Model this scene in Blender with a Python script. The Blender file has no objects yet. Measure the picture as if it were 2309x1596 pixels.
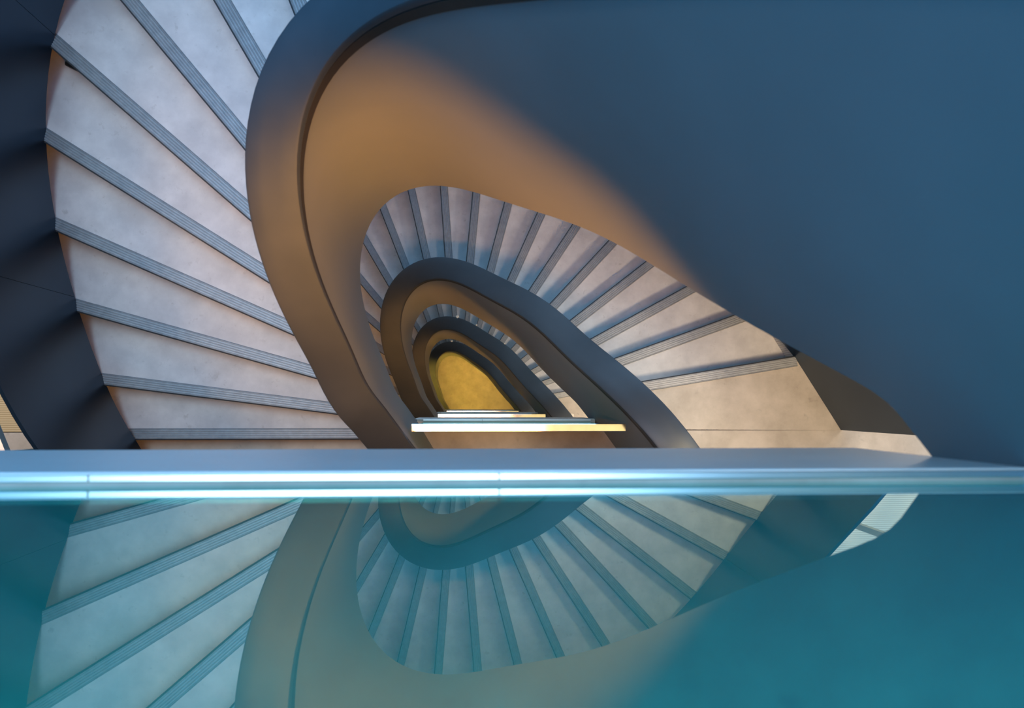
import bpy, bmesh, math
import numpy as np
from mathutils import Matrix, Vector
C = bpy.context.scene.collection
PI = math.pi
P = {'f': 1700.75138, 'px': 3.78718, 'pyy': -3.63461, 'roll': -0.28302, 'Zc': 0.9689, 'd': 0.10287, 'hr': 1.01909, 'hb': 0.30396, 'th': 0.15053, 't0': -0.04271, 'dt': 0.05085, 'q': 0.0781, 'u0': -0.01466, 'du': 0.05016, 'uq': 0.05693, 'cx': -0.10959, 'cy': 0.14286, 'ocx': -0.35217, 'ocy': 0.07282, 'ia0': 0.58676, 'ib0': 0.0, 'ia1': 0.57897, 'ib1': -0.1668, 'ia2': -0.28378, 'ib2': -0.47324, 'ia3': -0.12661, 'ib3': -0.02458, 'ia4': -0.02249, 'ib4': 0.10783, 'oa0': 1.9636, 'ob0': 0.0, 'oa1': 0.34479, 'ob1': 0.10622, 'oa2': 0.04036, 'ob2': -0.30864, 'oa3': -0.10007, 'ob3': -0.09656, 'oa4': -0.06481, 'ob4': 0.04362}
N = 20; R = 0.17; H = N * R
ZC, HR, HB, TH = P['Zc'], P['hr'], P['hb'], P['th']
EDGE = -0.0845            # vertical plane of every landing edge

# ---------------------------------------------------------------- plan of the stair
ANG = np.linspace(math.radians(260), math.radians(-80), 500)
def closed_curve(pre, off=0.0):
    cx, cy = (P['cx'], P['cy']) if pre == 'i' else (P['ocx'], P['ocy'])
    lr = sum(P['%sa%d' % (pre, j)] * np.cos(j * ANG) + P['%sb%d' % (pre, j)] * np.sin(j * ANG) for j in range(1, 5))
    r = P[pre + 'a0'] * np.exp(lr)
    c = np.stack([cx + r * np.cos(ANG), cy + r * np.sin(ANG)], 1)
    if off:
        t = np.gradient(c, axis=0); t /= np.linalg.norm(t, axis=1)[:, None]
        c = c + off * np.stack([-t[:, 1], t[:, 0]], 1)
    return c
class Plan:
    """a plan curve with t=0 at the left landing edge and t=1 at the right one, straight beyond"""
    def __init__(s, c, lo=.03):
        y0 = -P['d']; s.c = c; s.lo = lo
        s.seg = np.r_[0, np.cumsum(np.linalg.norm(np.diff(c, axis=0), axis=1))]
        m = int(c[:, 1].argmax())
        i = np.where(c[:m, 1] < y0)[0][-1]; j = m + np.where(c[m:, 1] < y0)[0][0]
        f = (y0 - c[i, 1]) / (c[i + 1, 1] - c[i, 1]); s.l = s.seg[i] + f * (s.seg[i + 1] - s.seg[i])
        f = (y0 - c[j - 1, 1]) / (c[j, 1] - c[j - 1, 1]); s.r = s.seg[j - 1] + f * (s.seg[j] - s.seg[j - 1])
        s.len = s.r - s.l
    def raw(s, t):
        q = s.l + t * s.len
        return np.array([np.interp(q, s.seg, s.c[:, 0]), np.interp(q, s.seg, s.c[:, 1])])
    def at(s, t):
        lo, hi = s.lo, 1.04
        if t < lo:
            a, b = s.raw(lo), s.raw(lo + .05); d = (a - b) / np.linalg.norm(a - b); return a + d * (lo - t) * s.len
        if t > hi:
            a, b = s.raw(hi), s.raw(hi - .03); d = (a - b) / np.linalg.norm(a - b); return a + d * (t - hi) * s.len
        return s.raw(t)
    def t_of_y(s, y, side):
        a, b = (-.35, .2) if side < 0 else (1.35, .8)
        for _ in range(50):
            m = (a + b) / 2
            if s.at(m)[1] < y: a = m
            else: b = m
        return (a + b) / 2
INN, MID, OUTR = Plan(closed_curve('i')), Plan(closed_curve('i', TH)), Plan(closed_curve('o'), -.02)
def out_off(u, s=.13):
    tg = OUTR.at(u + .003) - OUTR.at(u - .003); tg = tg / np.linalg.norm(tg)
    return OUTR.at(u) + s * np.array([-tg[1], tg[0]])
def warp(i, q):
    x = (i - 1) / (N - 1); return (i - 1) + q * N * x * (1 - x)
IDX = np.arange(-3, N + 5)
TN = P['t0'] + warp(IDX, P['q']) * P['dt']
UN = P['u0'] + warp(IDX, P['uq']) * P['du']
ti = lambda i: float(np.interp(i, IDX, TN))
ui = lambda i: float(np.interp(i, IDX, UN))
def zt(t, grid, top=0.0, kt=.3):                    # height of the pitch line above the lower landing
    i = float(np.interp(t, grid, IDX))
    k = 0.30                        # soft knee at both landings
    def soft(x): return x if x > k else (0 if x < -k else (x + k) ** 2 / (4 * k))
    i = soft(i); k = kt; i = N + top - soft(N + top - i)
    return i * R

# ---------------------------------------------------------------- helpers
def mesh_obj(name, verts, faces, mat, parent=None, smooth=False, recalc=True, loc=None):
    me = bpy.data.meshes.new(name); bm = bmesh.new()
    vs = [bm.verts.new(v) for v in verts]
    for f in faces:
        try: bm.faces.new([vs[i] for i in f])
        except ValueError: pass
    if recalc: bmesh.ops.recalc_face_normals(bm, faces=bm.faces)
    bm.to_mesh(me); bm.free()
    if smooth:
        me.shade_smooth()
        try: me.set_sharp_from_angle(angle=math.radians(38))
        except Exception: pass
    me.materials.append(mat)
    o = bpy.data.objects.new(name, me); C.objects.link(o)
    if parent: o.parent = parent
    return o
def empty(name, loc=(0, 0, 0)):
    o = bpy.data.objects.new(name, None); C.objects.link(o); o.location = loc; o.empty_display_size = .1
    return o
def tag(o, label, cat=None, group=None, kind=None):
    if label: o['label'] = label
    if cat: o['category'] = cat
    if group: o['group'] = group
    if kind: o['kind'] = kind
    return o
def sweep(rings, closed=True, caps=True):
    """rings: list of lists of points, same length"""
    v = [tuple(p) for r in rings for p in r]; n = len(rings[0]); f = []
    for a in range(len(rings) - 1):
        for b in range(n if closed else n - 1):
            c = (b + 1) % n; f.append((a * n + b, a * n + c, (a + 1) * n + c, (a + 1) * n + b))
    if caps and closed:
        f.append(tuple(range(n))[::-1]); f.append(tuple((len(rings) - 1) * n + i for i in range(n)))
    return v, f
def box(x0, x1, y0, y1, z0, z1):
    v = [(x, y, z) for x in (x0, x1) for y in (y0, y1) for z in (z0, z1)]
    f = [(0, 1, 3, 2), (4, 6, 7, 5), (0, 4, 5, 1), (2, 3, 7, 6), (0, 2, 6, 4), (1, 5, 7, 3)]
    return v, f
def rbox(x0, x1, y0, y1, z0, z1, b=.003):
    """box with bevelled edges along x"""
    pts = [(y0 + b, z0), (y1 - b, z0), (y1, z0 + b), (y1, z1 - b), (y1 - b, z1), (y0 + b, z1), (y0, z1 - b), (y0, z0 + b)]
    return sweep([[(x, y, z) for y, z in pts] for x in (x0, x1)])
def merge(*vf):
    V, F = [], []
    for v, f in vf:
        o = len(V); V += list(v); F += [tuple(i + o for i in g) for g in f]
    return V, F
def prism(poly, z0, z1):
    n = len(poly); v = [(x, y, z0) for x, y in poly] + [(x, y, z1) for x, y in poly]
    f = [tuple(range(n))[::-1], tuple(range(n, 2 * n))] + [(i, (i + 1) % n, n + (i + 1) % n, n + i) for i in range(n)]
    return v, f

# ---------------------------------------------------------------- materials
def new_mat(name):
    m = bpy.data.materials.new(name); m.use_nodes = True
    nt = m.node_tree; b = nt.nodes['Principled BSDF']; return m, nt, b
def nnode(nt, t, **kw):
    n = nt.nodes.new(t)
    for k, v in kw.items():
        if k in n.inputs: n.inputs[k].default_value = v
        else: setattr(n, k, v)
    return n
def mottled(name, c1, c2, rough, scale=6, detail=8, bump=.1, metallic=0, spots=None, spec=.5, rough2=None):
    m, nt, b = new_mat(name)
    tc = nnode(nt, 'ShaderNodeTexCoord')
    no = nnode(nt, 'ShaderNodeTexNoise', Scale=scale, Detail=detail, Roughness=.62)
    nt.links.new(tc.outputs['Object'], no.inputs['Vector'])
    r = nnode(nt, 'ShaderNodeValToRGB'); r.color_ramp.elements[0].position = .36; r.color_ramp.elements[1].position = .66
    r.color_ramp.elements[0].color = (*c1, 1); r.color_ramp.elements[1].color = (*c2, 1)
    nt.links.new(no.outputs['Fac'], r.inputs['Fac']); col = r.outputs['Color']
    if spots:
        n2 = nnode(nt, 'ShaderNodeTexNoise', Scale=spots[1], Detail=3, Roughness=.7)
        nt.links.new(tc.outputs['Object'], n2.inputs['Vector'])
        r2 = nnode(nt, 'ShaderNodeValToRGB'); r2.color_ramp.elements[0].position = .62; r2.color_ramp.elements[1].position = .74
        nt.links.new(n2.outputs['Fac'], r2.inputs['Fac'])
        mx = nnode(nt, 'ShaderNodeMix', data_type='RGBA'); mul = nnode(nt, 'ShaderNodeMath', operation='MULTIPLY'); mul.inputs[1].default_value = spots[2]
        nt.links.new(r2.outputs['Color'], mul.inputs[0]); nt.links.new(mul.outputs[0], mx.inputs[0])
        nt.links.new(col, mx.inputs[6]); mx.inputs[7].default_value = (*spots[0], 1); col = mx.outputs[2]
    nt.links.new(col, b.inputs['Base Color'])
    b.inputs['Roughness'].default_value = rough; b.inputs['Metallic'].default_value = metallic
    b.inputs['Specular IOR Level'].default_value = spec
    if rough2:
        mr = nnode(nt, 'ShaderNodeMapRange'); mr.inputs['To Min'].default_value = rough; mr.inputs['To Max'].default_value = rough2
        nt.links.new(no.outputs['Fac'], mr.inputs['Value']); nt.links.new(mr.outputs[0], b.inputs['Roughness'])
    if bump:
        n3 = nnode(nt, 'ShaderNodeTexNoise', Scale=scale * 12, Detail=4)
        nt.links.new(tc.outputs['Object'], n3.inputs['Vector'])
        bp = nnode(nt, 'ShaderNodeBump', Strength=bump, Distance=.002)
        nt.links.new(n3.outputs['Fac'], bp.inputs['Height']); nt.links.new(bp.outputs['Normal'], b.inputs['Normal'])
    return m
M_TREAD = mottled('pale_stone', (.47, .46, .455), (.60, .585, .57), .55, scale=7, bump=.15, spots=((.34, .32, .30), 22, .5))
M_NOSE = mottled('ribbed_metal', (.24, .25, .26), (.30, .31, .32), .45, scale=30, bump=.05, metallic=.35)
M_FACE = mottled('nosing_face_dark', (.02, .02, .022), (.03, .03, .03), .6, scale=30, bump=0)
M_WALL = mottled('dark_satin_plaster', (.185, .203, .21), (.21, .227, .234), .42, scale=1.6, detail=3, bump=.02, metallic=.25, rough2=.5)
M_CAP = mottled('dark_cap_lacquer', (.09, .106, .12), (.11, .126, .14), .5, scale=2.2, detail=4, bump=.03, metallic=.75, rough2=.58)
M_OUT = mottled('dark_steel_sheet', (.022, .047, .080), (.028, .056, .092), .3, scale=1.5, detail=3, bump=0, metallic=.7)
M_SHADE = mottled('dark_reveal_strip', (.022, .018, .015), (.03, .025, .02), .6, scale=10, bump=0)  # shade below the cap, put into a dark colour
M_STEEL = mottled('brushed_steel', (.62, .62, .62), (.70, .70, .70), .12, scale=9, bump=0, metallic=1.0)
M_SHOE = mottled('white_aluminium', (.96, .82, .74), (.98, .85, .78), .28, scale=8, bump=0, metallic=.9)
M_FASCIA = mottled('grey_steel_edge', (.84, .78, .72), (.88, .83, .77), .4, scale=4, detail=4, bump=.02, metallic=.2)
M_GROOVE = mottled('rubber_gasket', (.16, .16, .19), (.20, .20, .23), .5, scale=20, bump=0)
M_FLOOR = mottled('landing_stone', (.38, .33, .27), (.52, .46, .39), .5, scale=5, bump=.15, spots=((.25, .22, .19), 9, .6))
M_PLASTER = mottled('wall_plaster', (.35, .35, .35), (.40, .40, .40), .8, scale=3, bump=.05)
M_CEIL = mottled('soffit_paint', (.30, .30, .30), (.34, .34, .34), .7, scale=3, bump=0)
M_BLACK = mottled('black_plastic', (.012, .012, .012), (.02, .02, .02), .4, scale=20, bump=0)
M_CHIP = mottled('bare_white_chip', (.7, .68, .6), (.8, .78, .7), .6, scale=60, bump=0)

def ribbed(name, c1, c2, scale, axis):
    m, nt, b = new_mat(name)
    tc = nnode(nt, 'ShaderNodeTexCoord')
    w = nnode(nt, 'ShaderNodeTexWave', Scale=scale, Distortion=0.0); w.bands_direction = axis
    nt.links.new(tc.outputs['Object'], w.inputs['Vector'])
    r = nnode(nt, 'ShaderNodeValToRGB'); r.color_ramp.elements[0].color = (*c1, 1); r.color_ramp.elements[1].color = (*c2, 1)
    nt.links.new(w.outputs['Fac'], r.inputs['Fac']); nt.links.new(r.outputs['Color'], b.inputs['Base Color'])
    bp = nnode(nt, 'ShaderNodeBump', Strength=.3, Distance=.003)
    nt.links.new(w.outputs['Fac'], bp.inputs['Height']); nt.links.new(bp.outputs['Normal'], b.inputs['Normal'])
    b.inputs['Roughness'].default_value = .5
    return m
M_DECKLIT = ribbed('amber_ribbed_deck', (.40, .29, .14), (.60, .45, .25), 26, 'Y')  # left deck: warm lamplight mixed into the ribbed deck colour
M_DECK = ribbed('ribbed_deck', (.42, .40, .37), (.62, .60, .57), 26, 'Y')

def glass_mat():
    m = bpy.data.materials.new('teal_reflective_glass'); m.use_nodes = True; nt = m.node_tree; nt.nodes.clear()
    out = nnode(nt, 'ShaderNodeOutputMaterial')
    gl = nnode(nt, 'ShaderNodeBsdfGlossy'); gl.inputs['Color'].default_value = (GREF[0], GREF[1], GREF[2], 1); gl.inputs['Roughness'].default_value = .0
    tr = nnode(nt, 'ShaderNodeBsdfTransparent'); tr.inputs['Color'].default_value = (.09, .66, .45, 1)
    df = nnode(nt, 'ShaderNodeBsdfTranslucent'); df.inputs['Color'].default_value = (.06, .85, .88, 1)
    m1 = nnode(nt, 'ShaderNodeMixShader'); m1.inputs[0].default_value = GVEIL
    nt.links.new(tr.outputs[0], m1.inputs[1]); nt.links.new(df.outputs[0], m1.inputs[2])
    fr = nnode(nt, 'ShaderNodeFresnel'); fr.inputs['IOR'].default_value = 1.6
    ma = nnode(nt, 'ShaderNodeMapRange'); ma.inputs['To Min'].default_value = GFAC; ma.inputs['To Max'].default_value = 1.0
    nt.links.new(fr.outputs[0], ma.inputs['Value'])
    m2 = nnode(nt, 'ShaderNodeMixShader'); nt.links.new(ma.outputs[0], m2.inputs[0])
    nt.links.new(m1.outputs[0], m2.inputs[1]); nt.links.new(gl.outputs[0], m2.inputs[2])
    nt.links.new(m2.outputs[0], out.inputs['Surface'])
    return m
M_BACK = None; GREF = (.76, 1.0, .97); GVEIL = .12; GFAC = .38
M_GLASS = glass_mat()
def clear_mat():
    m = bpy.data.materials.new('clear_glass_back'); m.use_nodes = True; nt = m.node_tree; nt.nodes.clear()
    out = nnode(nt, 'ShaderNodeOutputMaterial'); tr = nnode(nt, 'ShaderNodeBsdfTransparent'); tr.inputs['Color'].default_value = (.86, .97, .96, 1)
    gl = nnode(nt, 'ShaderNodeBsdfGlossy'); gl.inputs['Roughness'].default_value = .0
    m2 = nnode(nt, 'ShaderNodeMixShader'); m2.inputs[0].default_value = .04
    nt.links.new(tr.outputs[0], m2.inputs[1]); nt.links.new(gl.outputs[0], m2.inputs[2]); nt.links.new(m2.outputs[0], out.inputs['Surface'])
    return m
M_BACK = clear_mat()
def emis(name, col, s):
    m, nt, b = new_mat(name)
    b.inputs['Base Color'].default_value = (.8, .8, .8, 1)
    b.inputs['Emission Color'].default_value = (*col, 1); b.inputs['Emission Strength'].default_value = s
    return m
M_LED = emis('cool_lamp_diffuser', (1.0, .95, 1.0), 1.6)
M_FILL = emis('daylit_glass', (.46, .76, 1.0), 1.0)  # glow of the added back windows
M_LEDW = emis('warm_lamp_diffuser', (1.0, .72, .25), 1.9)

SKY_P = 900; SKY_S = 1.42; WARM_P = 29; WARM_K = (1, .32, .28, 1.3); SPREAD = 92; SIDE_P = 7; FILL_P = (0, 74, 20, 0)
CHIPS = [(.50, 3, .016), (.58, 3, .009), (.70, 3, .007), (.46, 4, .014), (.20, 4, .012), (.17, 4, .012), (.13, 4, .011), (1.0, 3, .02)]
ORD = ['uppermost', 'second from the top', 'third from the top', 'lowest, deep down in the well']
GH = .93
# ---------------------------------------------------------------- the flights
tread_mesh = {}
def tread_geo(i):
    a0, a1 = ti(i), ti(i + 1); b0, b1 = ui(i), ui(i + 1)
    if i == 1: a0, b0 = MID.t_of_y(-.176, -1), OUTR.t_of_y(-.172, -1)   # bottom step runs parallel to the landing
    back = .12                       # runs under the next tread
    n = 6
    inner = [MID.at(a0 + (a1 - a0) * (1 + back) * k / n) for k in range(n + 1)]
    outer = [out_off(b0 + (b1 - b0) * (1 + back) * k / n) for k in range(n + 1)]
    # the inner end starts a little inside the balustrade
    inner = [q + (INN.at(a0 + (a1 - a0) * k / n) - q) * .45 for k, q in enumerate(inner)]
    if i == 1: inner[0] = np.array([inner[0][0], -.176]); outer[0] = np.array([outer[0][0], -.176])
    poly = inner + outer[::-1]
    return [(float(x), float(y)) for x, y in poly], inner[0], outer[0]
for k in range(1, 5):
    base = -k * H
    fl = empty('stair_flight', (float(OUTR.at(ui(1))[0]) + .5, float(OUTR.at(ui(1))[1]), base))
    tag(fl, ['nearest flight of pale stone steps, sweeping down the left side', 'second flight of pale steps, fanning out inside the orange lit well',
             'third flight, a thin crescent of small steps between two dark rings', 'lowest flight of steps, almost hidden under the innermost dark ring'][k - 1], 'staircase', 'curved stair flights')
    ox, oy, oz = fl.location
    for i in range(1, N):
        poly, pa, pb = tread_geo(i)
        z1 = i * R; z0 = (i - 1) * R - .05
        v, f = prism(poly, z0, z1 - .004)
        d = np.array(pb - pa); L = np.linalg.norm(d); d = d / L; nrm = np.array([d[1], -d[0]])
        # forward = away from the next step
        nxt = MID.at(ti(i + 1)) - MID.at(ti(i))
        if np.dot(nrm, nxt) > 0: nrm = -nrm
        v = [(x - ox, y - oy, z) for x, y, z in v]
        t = mesh_obj('tread', v, f, M_TREAD, fl)
        # nosing: five raised ribs on a metal strip
        W = .056; prof = [(.012, -.026), (.014, -.003), (.012, 0.0)]
        x = .012
        for q in range(5):
            prof += [(x - .0015, .0), (x - .003, -.003), (x - .0048, -.003), (x - .0062, .0)]
            x -= .0112
        prof += [(x + .004, 0), (.012 - W, -.002), (.012 - W, -.012), (-.002, -.012), (-.002, -.026)]
        rings = []
        for e, pnt in ((-.03, pa), (0, pb)):
            c = pnt + d * (e if e < 0 else 0)
            rings.append([(c[0] + nrm[0] * s - ox, c[1] + nrm[1] * s - oy, z1 + h) for s, h in prof])
        v, f = sweep(rings)
        mesh_obj('nosing_strip', v, f, M_NOSE, t)
        fr = []
        for pnt in (pa, pb):
            fr.append([(pnt[0] + nrm[0] * s - ox, pnt[1] + nrm[1] * s - oy, z1 + h) for s, h in ((.0125, -.002), (.0195, -.004), (.0195, -.040), (.0125, -.040))])
        v, f = sweep(fr)
        mesh_obj('nosing_edge', v, f, M_FACE, t)
    rings = []
    u0, u1 = OUTR.t_of_y(-.30, -1), ui(N) - .004
    for j in range(91):
        u = u0 + (u1 - u0) * j / 90
        a = OUTR.at(u); tg = OUTR.at(u + .003) - OUTR.at(u - .003); tg = tg / np.linalg.norm(tg); nn = np.array([-tg[1], tg[0]]); z = zt(u, UN)
        rings.append([(a[0] + nn[0] * s - ox, a[1] + nn[1] * s - oy, z + h) for s, h in ((.017, .014), (.017, .022), (.15, .022), (.15, -.36), (.134, -.36), (.134, .014))])
    mesh_obj('stringer', *sweep(rings), M_OUT, fl)  # added plate that keeps stray light from entering under the guard
    # ---- inner balustrade wall with cap
    bal = empty('curved_balustrade', (float(MID.at(0)[0]), float(MID.at(0)[1]), base))
    btxt = ['largest solid balustrade, blue on the upper right and orange lower down',
            'second balustrade ring with slate grey cap, beside the fan of steps',
            'third, smaller dark brown balustrade ring deep in the well',
            'innermost and smallest dark balustrade ring around the yellow floor'][k - 1]
    tag(bal, btxt, 'balustrade', 'curved stair balustrades')
    ox, oy, oz = bal.location
    t0, t1 = INN.t_of_y(-.62, -1), INN.t_of_y(-.55, 1)
    m0, m1 = MID.t_of_y(-.62, -1), MID.t_of_y(-.55, 1)
    S = 150; rw, rc, rs = [], [], []
    for j in range(S + 1):
        t = t0 + (t1 - t0) * j / S
        a = INN.at(t)
        dt = .004; tg = INN.at(t + dt) - INN.at(t - dt); tg = tg / np.linalg.norm(tg); nn = np.array([-tg[1], tg[0]])
        z = zt(t, TN, .45); zu = zt(t, TN, 1.0, 2.2)
        def pt(s, h): q = a + nn * s; return (q[0] - ox, q[1] - oy, z + h)
        zt_ = zu - z + HR - .038
        rw.append([pt(.008, -HB + .01), pt(.018, -HB), pt(TH - .012, -HB), pt(TH - .006, zt_), pt(.012, zt_), pt(.006, zt_ - .02)])
        rs.append([pt(.005, zt_ - .001), pt(.0015, zt_ - .004), pt(.0015, zt_ - .046), pt(.0085, zt_ - .049), pt(.0125, zt_ - .02)])
        cp = [(.001, HR - .036), (-.0, HR - .012), (.003, HR - .004), (.010, HR), (.055, HR + .0015), (.10, HR + .001), (TH - .010, HR - .001), (TH - .003, HR - .005), (TH, HR - .014), (TH, HR - .036)]
        rc.append([pt(s, h + zu - z) for s, h in cp])
    v, f = sweep(rw); mesh_obj('balustrade_wall', v, f, M_WALL, bal, smooth=True)
    v, f = sweep(rs); mesh_obj('shadow_gap', v, f, M_SHADE, bal, smooth=True)  # dark band painted as the shade under the cap lip
    v, f = sweep(rc); mesh_obj('handrail_cap', v, f, M_CAP, bal, smooth=True)
    for (tc_, kk, sz) in CHIPS:
        if kk != k: continue
        q = MID.at(tc_); z = zt(tc_, TN, 1.0, 2.2) + HR
        ring = lambda r_, h: [(q[0] - ox + r_ * math.cos(a) * (1 + .3 * math.sin(3 * a)), q[1] - oy + r_ * math.sin(a), z + h) for a in np.linspace(0, 2 * PI, 9, endpoint=False)]
        mesh_obj('paint_chip', *sweep([ring(sz, -.006), ring(sz, .001), ring(sz * .6, .003)]), M_CHIP, bal)['label'] = 'small bare white chip in the dark cap edge'
    # ---- outer guard of thin steel sheets with vertical joints
    og = empty('outer_guard', (float(OUTR.at(0)[0]), float(OUTR.at(0)[1]), base))
    tag(og, ['dark blue steel guard panels along the left edge of the nearest steps', 'dark brown steel guard at the right, beyond the amber lit landing', 'dark steel guard along the outer edge of the third flight, mostly hidden', 'dark steel guard along the outer edge of the lowest flight, mostly hidden'][k - 1], 'guard panel', 'outer stair guards')
    ox, oy, oz = og.location
    u0, u1 = OUTR.t_of_y(-.60, -1), OUTR.t_of_y(-.153, 1)
    cuts = [u0] + [ui(i) for i in (3, 6, 9, 12, 15, 18)] + [u1]
    for a_, b_ in zip(cuts[:-1], cuts[1:]):
        n = 14; rings = []
        for j in range(n + 1):
            g = .00012
            u = (a_ + g) + (b_ - a_ - 2 * g) * j / n if True else 0
            q = OUTR.at(u); tg = OUTR.at(u + .003) - OUTR.at(u - .003); tg = tg / np.linalg.norm(tg); nn = np.array([-tg[1], tg[0]])
            z = zt(u, UN)
            lo = .009 if u < ui(N) + .01 else .002
            rings.append([(q[0] + nn[0] * s - ox, q[1] + nn[1] * s - oy, z + h) for s, h in ((-.001, lo), (.014, lo), (.014, GH), (-.001, GH))])
        v, f = sweep(rings); mesh_obj('sheet_panel', v, f, M_OUT, og, smooth=True)
        if b_ < u1:
            q = OUTR.at(b_); tg = OUTR.at(b_ + .003) - OUTR.at(b_ - .003); tg = tg / np.linalg.norm(tg); nn = np.array([-tg[1], tg[0]]); z = zt(b_, UN)
            rings = [[(q[0] + nn[0] * s_ + tg[0] * w_ - ox, q[1] + nn[1] * s_ + tg[1] * w_ - oy, z + h) for s_, w_ in ((.0145, -.03), (.02, -.03), (.02, .03), (.0145, .03))] for h in (.04, GH - .02)]
            v, f = sweep(rings); mesh_obj('joint_strip', v, f, M_FACE, og)  # added dark backing, stops light leaking through the sheet joint

# landings --------------------------------------------------------------------
LAND = ['top landing floor at the very front, behind the teal glass', 'amber lit stone landing one storey down, right of the second ring',
        'second landing down', 'third landing down', 'ground']
def landing(k):
    z = -k * H
    Yb = -3.0; XL, XR = -3.6, 3.9
    yE = EDGE - .004
    vf = []
    left = -.60 if k else XL
    # main slab
    xin_l, xin_r = float(INN.at(INN.t_of_y(yE, -1))[0]), float(INN.at(INN.t_of_y(yE, 1))[0])
    x0 = -1.75 if k else XL
    poly = [(XL, Yb), (XR, Yb), (XR, -.153), (float(OUTR.at(OUTR.t_of_y(-.153, 1))[0]), -.153)]
    poly += [(xin_r + .01, -.153), (xin_r + .01, yE)]
    if k:
        poly += [(xin_l - .005, yE), (xin_l - .005, -.16), (XL, -.16)]
    else:
        poly += [(XL, yE)]
    o = mesh_obj('floor', *prism(poly, -.44, 0), M_FLOOR); o.location = (0, 0, z); tag(o, None, None, None, 'structure')
    # wedge reaching the top riser
    if k < 4:
        inner = [MID.at(t) + (INN.at(t) - MID.at(t)) * .5 for t in np.linspace(ti(N), MID.t_of_y(-.15, 1), 8)]
        outer = [OUTR.at(t) for t in np.linspace(ui(N), OUTR.t_of_y(-.153, 1), 8)]
        w = mesh_obj('landing_step', *prism([tuple(map(float, q)) for q in inner + outer[::-1]], -.26, -.0015), M_FLOOR, o)
        pa, pb = inner[0], outer[0]; d = pb - pa; d = d / np.linalg.norm(d); nrm = np.array([d[1], -d[0]])
        if np.dot(nrm, MID.at(ti(N)) - MID.at(ti(N - 1))) > 0: nrm = -nrm
        W = .056; prof = [(.012, -.026), (.014, -.003), (.012, 0.0)]; x = .012
        for q in range(5):
            prof += [(x - .0015, .0), (x - .003, -.003), (x - .0048, -.003), (x - .0062, .0)]; x -= .0112
        prof += [(x + .004, 0), (.012 - W, -.0025), (.012 - W, -.012), (-.002, -.012), (-.002, -.026)]
        rings = [[(c[0] + nrm[0] * s, c[1] + nrm[1] * s, h + .004) for s, h in prof] for c in (pa - d * .03, pb)]
        mesh_obj('nosing_strip', *sweep(rings), M_NOSE, w)
        fr = [[(c[0] + nrm[0] * s, c[1] + nrm[1] * s, h) for s, h in ((.0125, .002), (.0195, 0), (.0195, -.04), (.0125, -.04))] for c in (pa, pb)]
        mesh_obj('nosing_edge', *sweep(fr), M_FACE, w)
    # fascia plate
    if k < 4:
        fx0 = xin_l - .02 if k else -3.4
        mesh_obj('edge_plate', *rbox(fx0, xin_r + .01, EDGE - .004, EDGE, -.47, -.004, .0015), M_FASCIA, o)
    return xin_l, xin_r
def balustrade(k, xl, xr):
    z = -k * H
    e = empty('glass_balustrade', ((xl + xr) / 2 if k else -.8, -.10, z))
    tag(e, ['large teal tinted glass balustrade in the foreground, mirroring the stair',
            'longest and brightest steel topped glass balustrade, on the first landing down',
            'middle of the three steel topped glass balustrades down the well',
            'shortest steel topped glass balustrade, right beside the yellow floor'][k], 'glass balustrade', 'landing glass balustrades')
    ox, oy, oz = e.location
    a, b = (-3.2, xr - .004) if k == 0 else (xl + .03, xr - .014)
    sh = lambda vf: ([(x - ox, y - oy, zz) for x, y, zz in vf[0]], vf[1])
    # shoe: front ledge, gasket; broken at the joints
    joints = [-2.6, -1.53, -.46, .045] if k == 0 else [a + (b - a) * .35]
    xs = [a] + [j for j in joints if a < j < b] + [b]
    fr, gs = [], []
    for p, q in zip(xs[:-1], xs[1:]):
        fr.append(rbox(p + .0012, q - .0012, -.0962, -.0872, -.03, .004, .0012))
        gs.append(rbox(p + .0012, q - .0012, -.1012, -.0963, -.03, -.004, .0008))
        fr.append(rbox(p + .0012, q - .0012, -.124, -.1165, -.03, .002, .001))
    mesh_obj('clamp_profile', *sh(merge(*fr)), M_SHOE if k == 0 else M_FASCIA, e)
    mesh_obj('gasket', *sh(merge(*gs)), M_GROOVE, e)
    # pane, leaning slightly outwards at the foot
    sl = .0125; zt1 = .925
    yb, yt = -.1014 - .02 * 0, -.1014 - sl * zt1
    for (p, q) in ([(a, b)] if k else [(-3.2, b)]):
        v = [(x - ox, y - oy, zz) for x in (p + .002, q - .002) for (y, zz) in ((yb + .02 * sl, -.02), (yb - .010 + .02 * sl, -.02), (yt - .0095, zt1), (yt, zt1))]
        f = [(0, 1, 2, 3), (7, 6, 5, 4), (0, 4, 5, 1), (1, 5, 6, 2), (2, 6, 7, 3), (3, 7, 4, 0)]
        gp = mesh_obj('glass_pane', v, f, M_GLASS, e); gp.data.materials.append(M_BACK)
        for pl in gp.data.polygons: pl.material_index = 0 if pl.normal.y > .9 else 1
    mesh_obj('handrail', *sh(rbox(a, b, -.124, -.089, .905, .95, .002)), M_STEEL, e)
GH = .64
for k in range(0, 4):
    xl, xr = landing(k)
    balustrade(k, xl, xr)
# ground floor
g = mesh_obj('floor', *box(-3.9, 4.2, -3.3, 3.6, -.1, 0), M_FLOOR); g.location = (0, 0, -4 * H); tag(g, None, None, None, 'structure')

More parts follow.
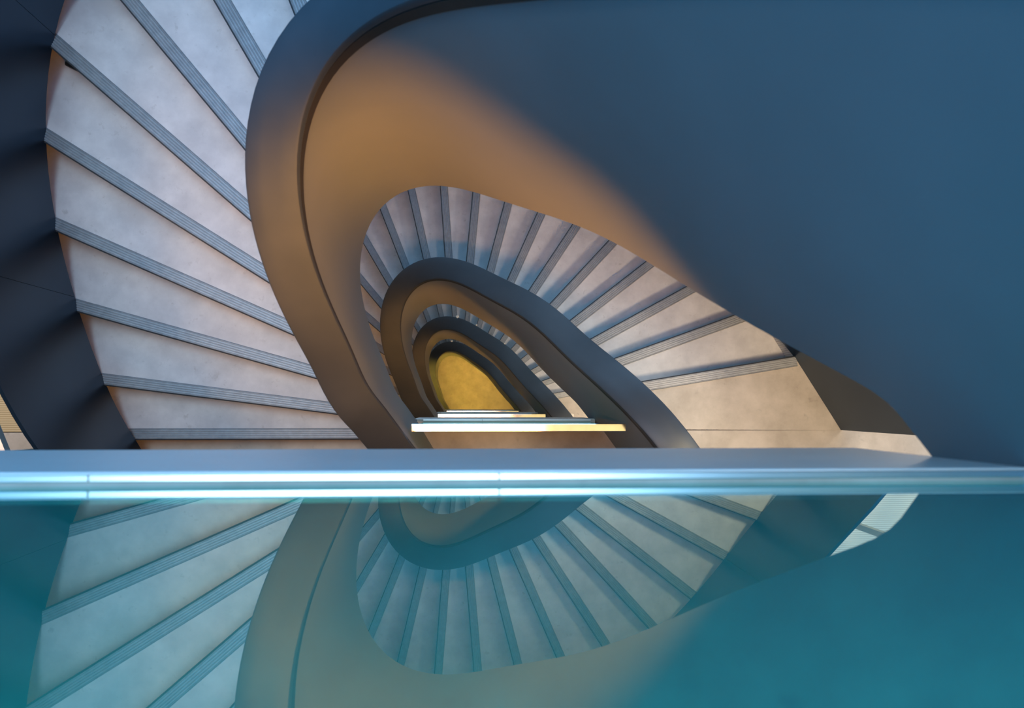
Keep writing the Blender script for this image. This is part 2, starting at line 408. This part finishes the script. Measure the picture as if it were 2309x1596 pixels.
# decks beside the stair at the landings, outside the guards
def deck(k, side):
    z = -k * H
    if side < 0:
        pts = [OUTR.at(t) for t in np.linspace(OUTR.t_of_y(-.155, -1), OUTR.t_of_y(.9, -1), 10)]
        pts = [(float(q[0]) - .022, float(q[1])) for q in pts]
        poly = pts + [(-3.6, .9), (-3.6, -.155)]
    else:
        pts = [OUTR.at(t) for t in np.linspace(OUTR.t_of_y(-.150, 1), OUTR.t_of_y(1.7, 1), 12)]
        pts = [(float(q[0]) + .022, float(q[1])) for q in pts]
        poly = [(3.9, -.150)] + pts + [(3.9, 1.7)]
    o = mesh_obj('floor', *prism(poly, -.2, 0), M_DECK if side > 0 else M_DECKLIT); o.location = (0, 0, z); tag(o, None, None, None, 'structure')
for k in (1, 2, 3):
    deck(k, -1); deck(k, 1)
# rails standing on the decks, parallel to the guards
def rail(k, side, off, label):
    z = -k * H
    e = empty('side_rail', (0, 0, z)); tag(e, label, 'handrail')
    ys = np.linspace(-.9, .85, 14) if side < 0 else np.linspace(-.145, 1.6, 14)
    pts = []
    for y in ys:
        q = OUTR.at(OUTR.t_of_y(y, side)) if y > -.2 else OUTR.at(OUTR.t_of_y(y, side))
        pts.append((float(q[0]) + side * off, float(q[1])))
    e.location = (pts[0][0], pts[0][1], z)
    rings = [[(x - pts[0][0] + s, y - pts[0][1], h) for s, h in ((-.04, .86), (.04, .86), (.04, .90), (-.04, .90))] for x, y in pts]
    mesh_obj('rail_top', *sweep(rings), M_FASCIA, e)
    for j in (1, 5, 9, 13):
        x, y = pts[min(j, len(pts) - 1)]; x -= pts[0][0]; y -= pts[0][1]
        mesh_obj('post', *box(x - .015, x + .015, y - .015, y + .015, 0, .86), M_FASCIA, e)
rail(1, -1, .30, 'slate grey side rail beyond the left guard, above the amber ribbed deck')
rail(1, 1, .30, 'slate grey side rail beyond the right guard on the first landing deck')

# small fixtures on the outer guard and chips on the caps ---------------------
def wall_box(i, k, label, L=.075):
    u = ui(i); q = OUTR.at(u - .008); tg = OUTR.at(u + .003) - OUTR.at(u - .003); tg = tg / np.linalg.norm(tg); nn = np.array([-tg[1], tg[0]])
    z = -k * H + (i - 1) * R
    ax = -nn
    rings = []
    for s in (0, .01, L - .02, L - .006, L):
        w = .016 if s < L - .015 else (.013 if s < L else .007)
        c = q + ax * s
        rings.append([(c[0] + tg[0] * w * math.cos(a) - q[0], c[1] + tg[1] * w * math.cos(a) - q[1], .016 + w * math.sin(a)) for a in np.linspace(0, 2 * PI, 12, endpoint=False)])
    v, f = sweep(rings)
    o = mesh_obj('wall_bracket', v, f, M_BLACK, None, smooth=True); o.location = (q[0], q[1], z + .005)
    tag(o, label, 'bracket')
wall_box(6, 1, 'small black bracket under the upper guard joint at the top left')
wall_box(3, 1, 'small black bracket under the guard joint halfway down the left steps', .06)
o = None

# building walls ---------------------------------------------------------------
def wall(name, x0, x1, y0, y1, z0, z1):
    o = mesh_obj(name, *box(x0, x1, y0, y1, z0, z1), M_PLASTER); tag(o, None, None, None, 'structure')
zb, zt_top = -4 * H - .1, 0.0
wall('wall_left', -3.95, -3.75, -3.4, 3.8, zb, zt_top)
wall('wall_right', 4.0, 4.2, -3.4, 3.8, zb, zt_top)
wall('wall_back', -3.75, 4.0, 3.6, 3.8, zb, zt_top)
wall('wall_front', -3.75, 4.0, -3.4, -3.2, zb, zt_top)

# ---------------------------------------------------------------- lights
def area(name, loc, target, size, size_y, power, col, spread=180):
    l = bpy.data.lights.new(name, 'AREA'); l.shape = 'RECTANGLE'; l.size = size; l.size_y = size_y; l.energy = power; l.color = col
    l.spread = math.radians(spread)
    o = bpy.data.objects.new(name, l); C.objects.link(o); o.location = loc
    d = Vector(target) - Vector(loc); o.rotation_euler = d.to_track_quat('-Z', 'Y').to_euler(); return o
# ceiling lamps under each landing edge, with the light they give
def lamp_panel(k, x0, x1, y0, y1, mat, label, power, col, spread):
    e = empty('ceiling_lamp', ((x0 + x1) / 2, (y0 + y1) / 2, -k * H - .44)); tag(e, label, 'lamp', None)
    w, d = (x1 - x0) / 2, (y1 - y0) / 2
    mesh_obj('lamp_frame', *merge(box(-w, w, -d, -d + .008, -.03, 0), box(-w, w, d - .008, d, -.03, 0), box(-w, -w + .008, -d + .008, d - .008, -.03, 0), box(w - .008, w, -d + .008, d - .008, -.03, 0)), M_STEEL, e)
    mesh_obj('diffuser', *box(-w + .008, w - .008, -d + .008, d - .008, -.024, -.004), mat, e)
    if power: area('lamp_light', (e.location.x, e.location.y, e.location.z - .028), (e.location.x, e.location.y + (.65 if k < 3 else .3), e.location.z - 1), 2 * w - .03, 2 * d - .03, power, col, spread)
for k in range(0, 4):
    nm = ['top', 'first', 'second', 'third'][k]
    pw = WARM_P * WARM_K[k]
    wc = (1.0, .42, .085) if k < 3 else (1.0, .62, .07)
    lamp_panel(k, -.75, .56, -.26, -.10, M_LED, 'cool white strip lamp under the edge of the %s landing' % nm, pw, wc, SPREAD)
    lamp_panel(k, .64, 1.5, -.26, -.10, M_LEDW, 'warm yellow strip lamp under the edge of the %s landing' % nm, 0, wc, SPREAD)
for k in range(0, 3):
    area('side_downlight', (1.15, -.32, -k * H - .46), (-.45, .12, -k * H - 1.9), .25, .25, SIDE_P * (1, .5, .4)[k], (1.0, .44, .09), 70)  # added warm fill for the left balustrade face, no fixture
    area('landing_downlight', (1.7, -.35, -k * H - .46), (1.75, -.20, -k * H - 3.4), .4, .4, 13, (1.0, .76, .50), 75)  # added warm fill that brightens the right part of the landing
# added fill lights over the decks, without fixtures
for k in range(0, 3):
    area('deck_lamp_left', (-3.0, .2, -k * H - .6), (-2.6, .1, -k * H - 3.4), .6, .6, 15, (1.0, .55, .16), 120)
    area('deck_lamp_right', (3.1, .7, -k * H - .6), (2.9, .7, -k * H - 3.4), .6, .6, 30, (1.0, .86, .68), 120)
# added glowing windows, out of view, as cool fill for the lower flights
def added_window(k):
    z0, z1 = -k * H - .1, -k * H + 1.5 + .1
    fr = []
    for a, b in zip(np.linspace(-3.2, 3.6, 6)[:-1], np.linspace(-3.2, 3.6, 6)[1:]):
        fr += [box(a, a + .05, 3.55, 3.6, z0, z1), box(b - .05, b, 3.55, 3.6, z0, z1), box(a + .05, b - .05, 3.55, 3.6, z0, z0 + .05), box(a + .05, b - .05, 3.55, 3.6, z1 - .05, z1)]
    o = mesh_obj('window_%d' % k, *merge(*fr), M_OUT); tag(o, None, None, None, 'structure')
    mesh_obj('pane', *box(-3.15, 3.55, 3.58, 3.598, z0 + .05, z1 - .05), M_FILL, o)
    area('window_light', (.2, 3.5, (z0 + z1) / 2), (.3, .9, (z0 + z1) / 2 - 2.4), 6.4, 1.3, FILL_P[k], (.24, .58, 1.0), 160)
for k in (1, 2, 3): added_window(k)
area('skylight', (-1.5, 1.8, 10.5), (-1.4, 1.0, 0), 6.2, 5.0, SKY_P, (.62, .84, 1.0))
w = bpy.data.worlds.new('sky'); bpy.context.scene.world = w; w.use_nodes = True
bg = w.node_tree.nodes['Background']; bg.inputs[0].default_value = (.03, .40, 1.0, 1); bg.inputs[1].default_value = SKY_S

# ---------------------------------------------------------------- camera
cam = bpy.data.cameras.new('camera'); co = bpy.data.objects.new('camera', cam); C.objects.link(co)
cam.sensor_fit = 'HORIZONTAL'; cam.sensor_width = 36; cam.lens = P['f'] / 2309 * 36
cam.clip_start = .01; cam.clip_end = 100
ro, ax, ay = (math.radians(P[q]) for q in ('roll', 'px', 'pyy'))
c, s = math.cos, math.sin
M1 = np.array([[c(ro), -s(ro), 0], [s(ro), c(ro), 0], [0, 0, 1]])
M2 = np.array([[1, 0, 0], [0, c(ax), -s(ax)], [0, s(ax), c(ax)]])
M3 = np.array([[c(ay), 0, s(ay)], [0, 1, 0], [-s(ay), 0, c(ay)]])
M = M3 @ M2 @ M1 @ np.diag([1, 1, -1])          # world -> (right, up, depth)
B = np.diag([1, 1, -1]) @ M                     # world -> blender camera axes
m4 = Matrix([list(map(float, r)) + [0] for r in B.T] + [[0, 0, 0, 1]])
co.matrix_world = Matrix.Translation((0, 0, ZC)) @ m4
cam.dof.use_dof = True; cam.dof.focus_distance = 4.6; cam.dof.aperture_fstop = 4.5
sc = bpy.context.scene; sc.camera = co
sc.view_settings.view_transform = 'Standard'; sc.view_settings.look = 'None'
sc.view_settings.exposure = 0; sc.view_settings.gamma = 1; sc.view_settings.use_curve_mapping = False
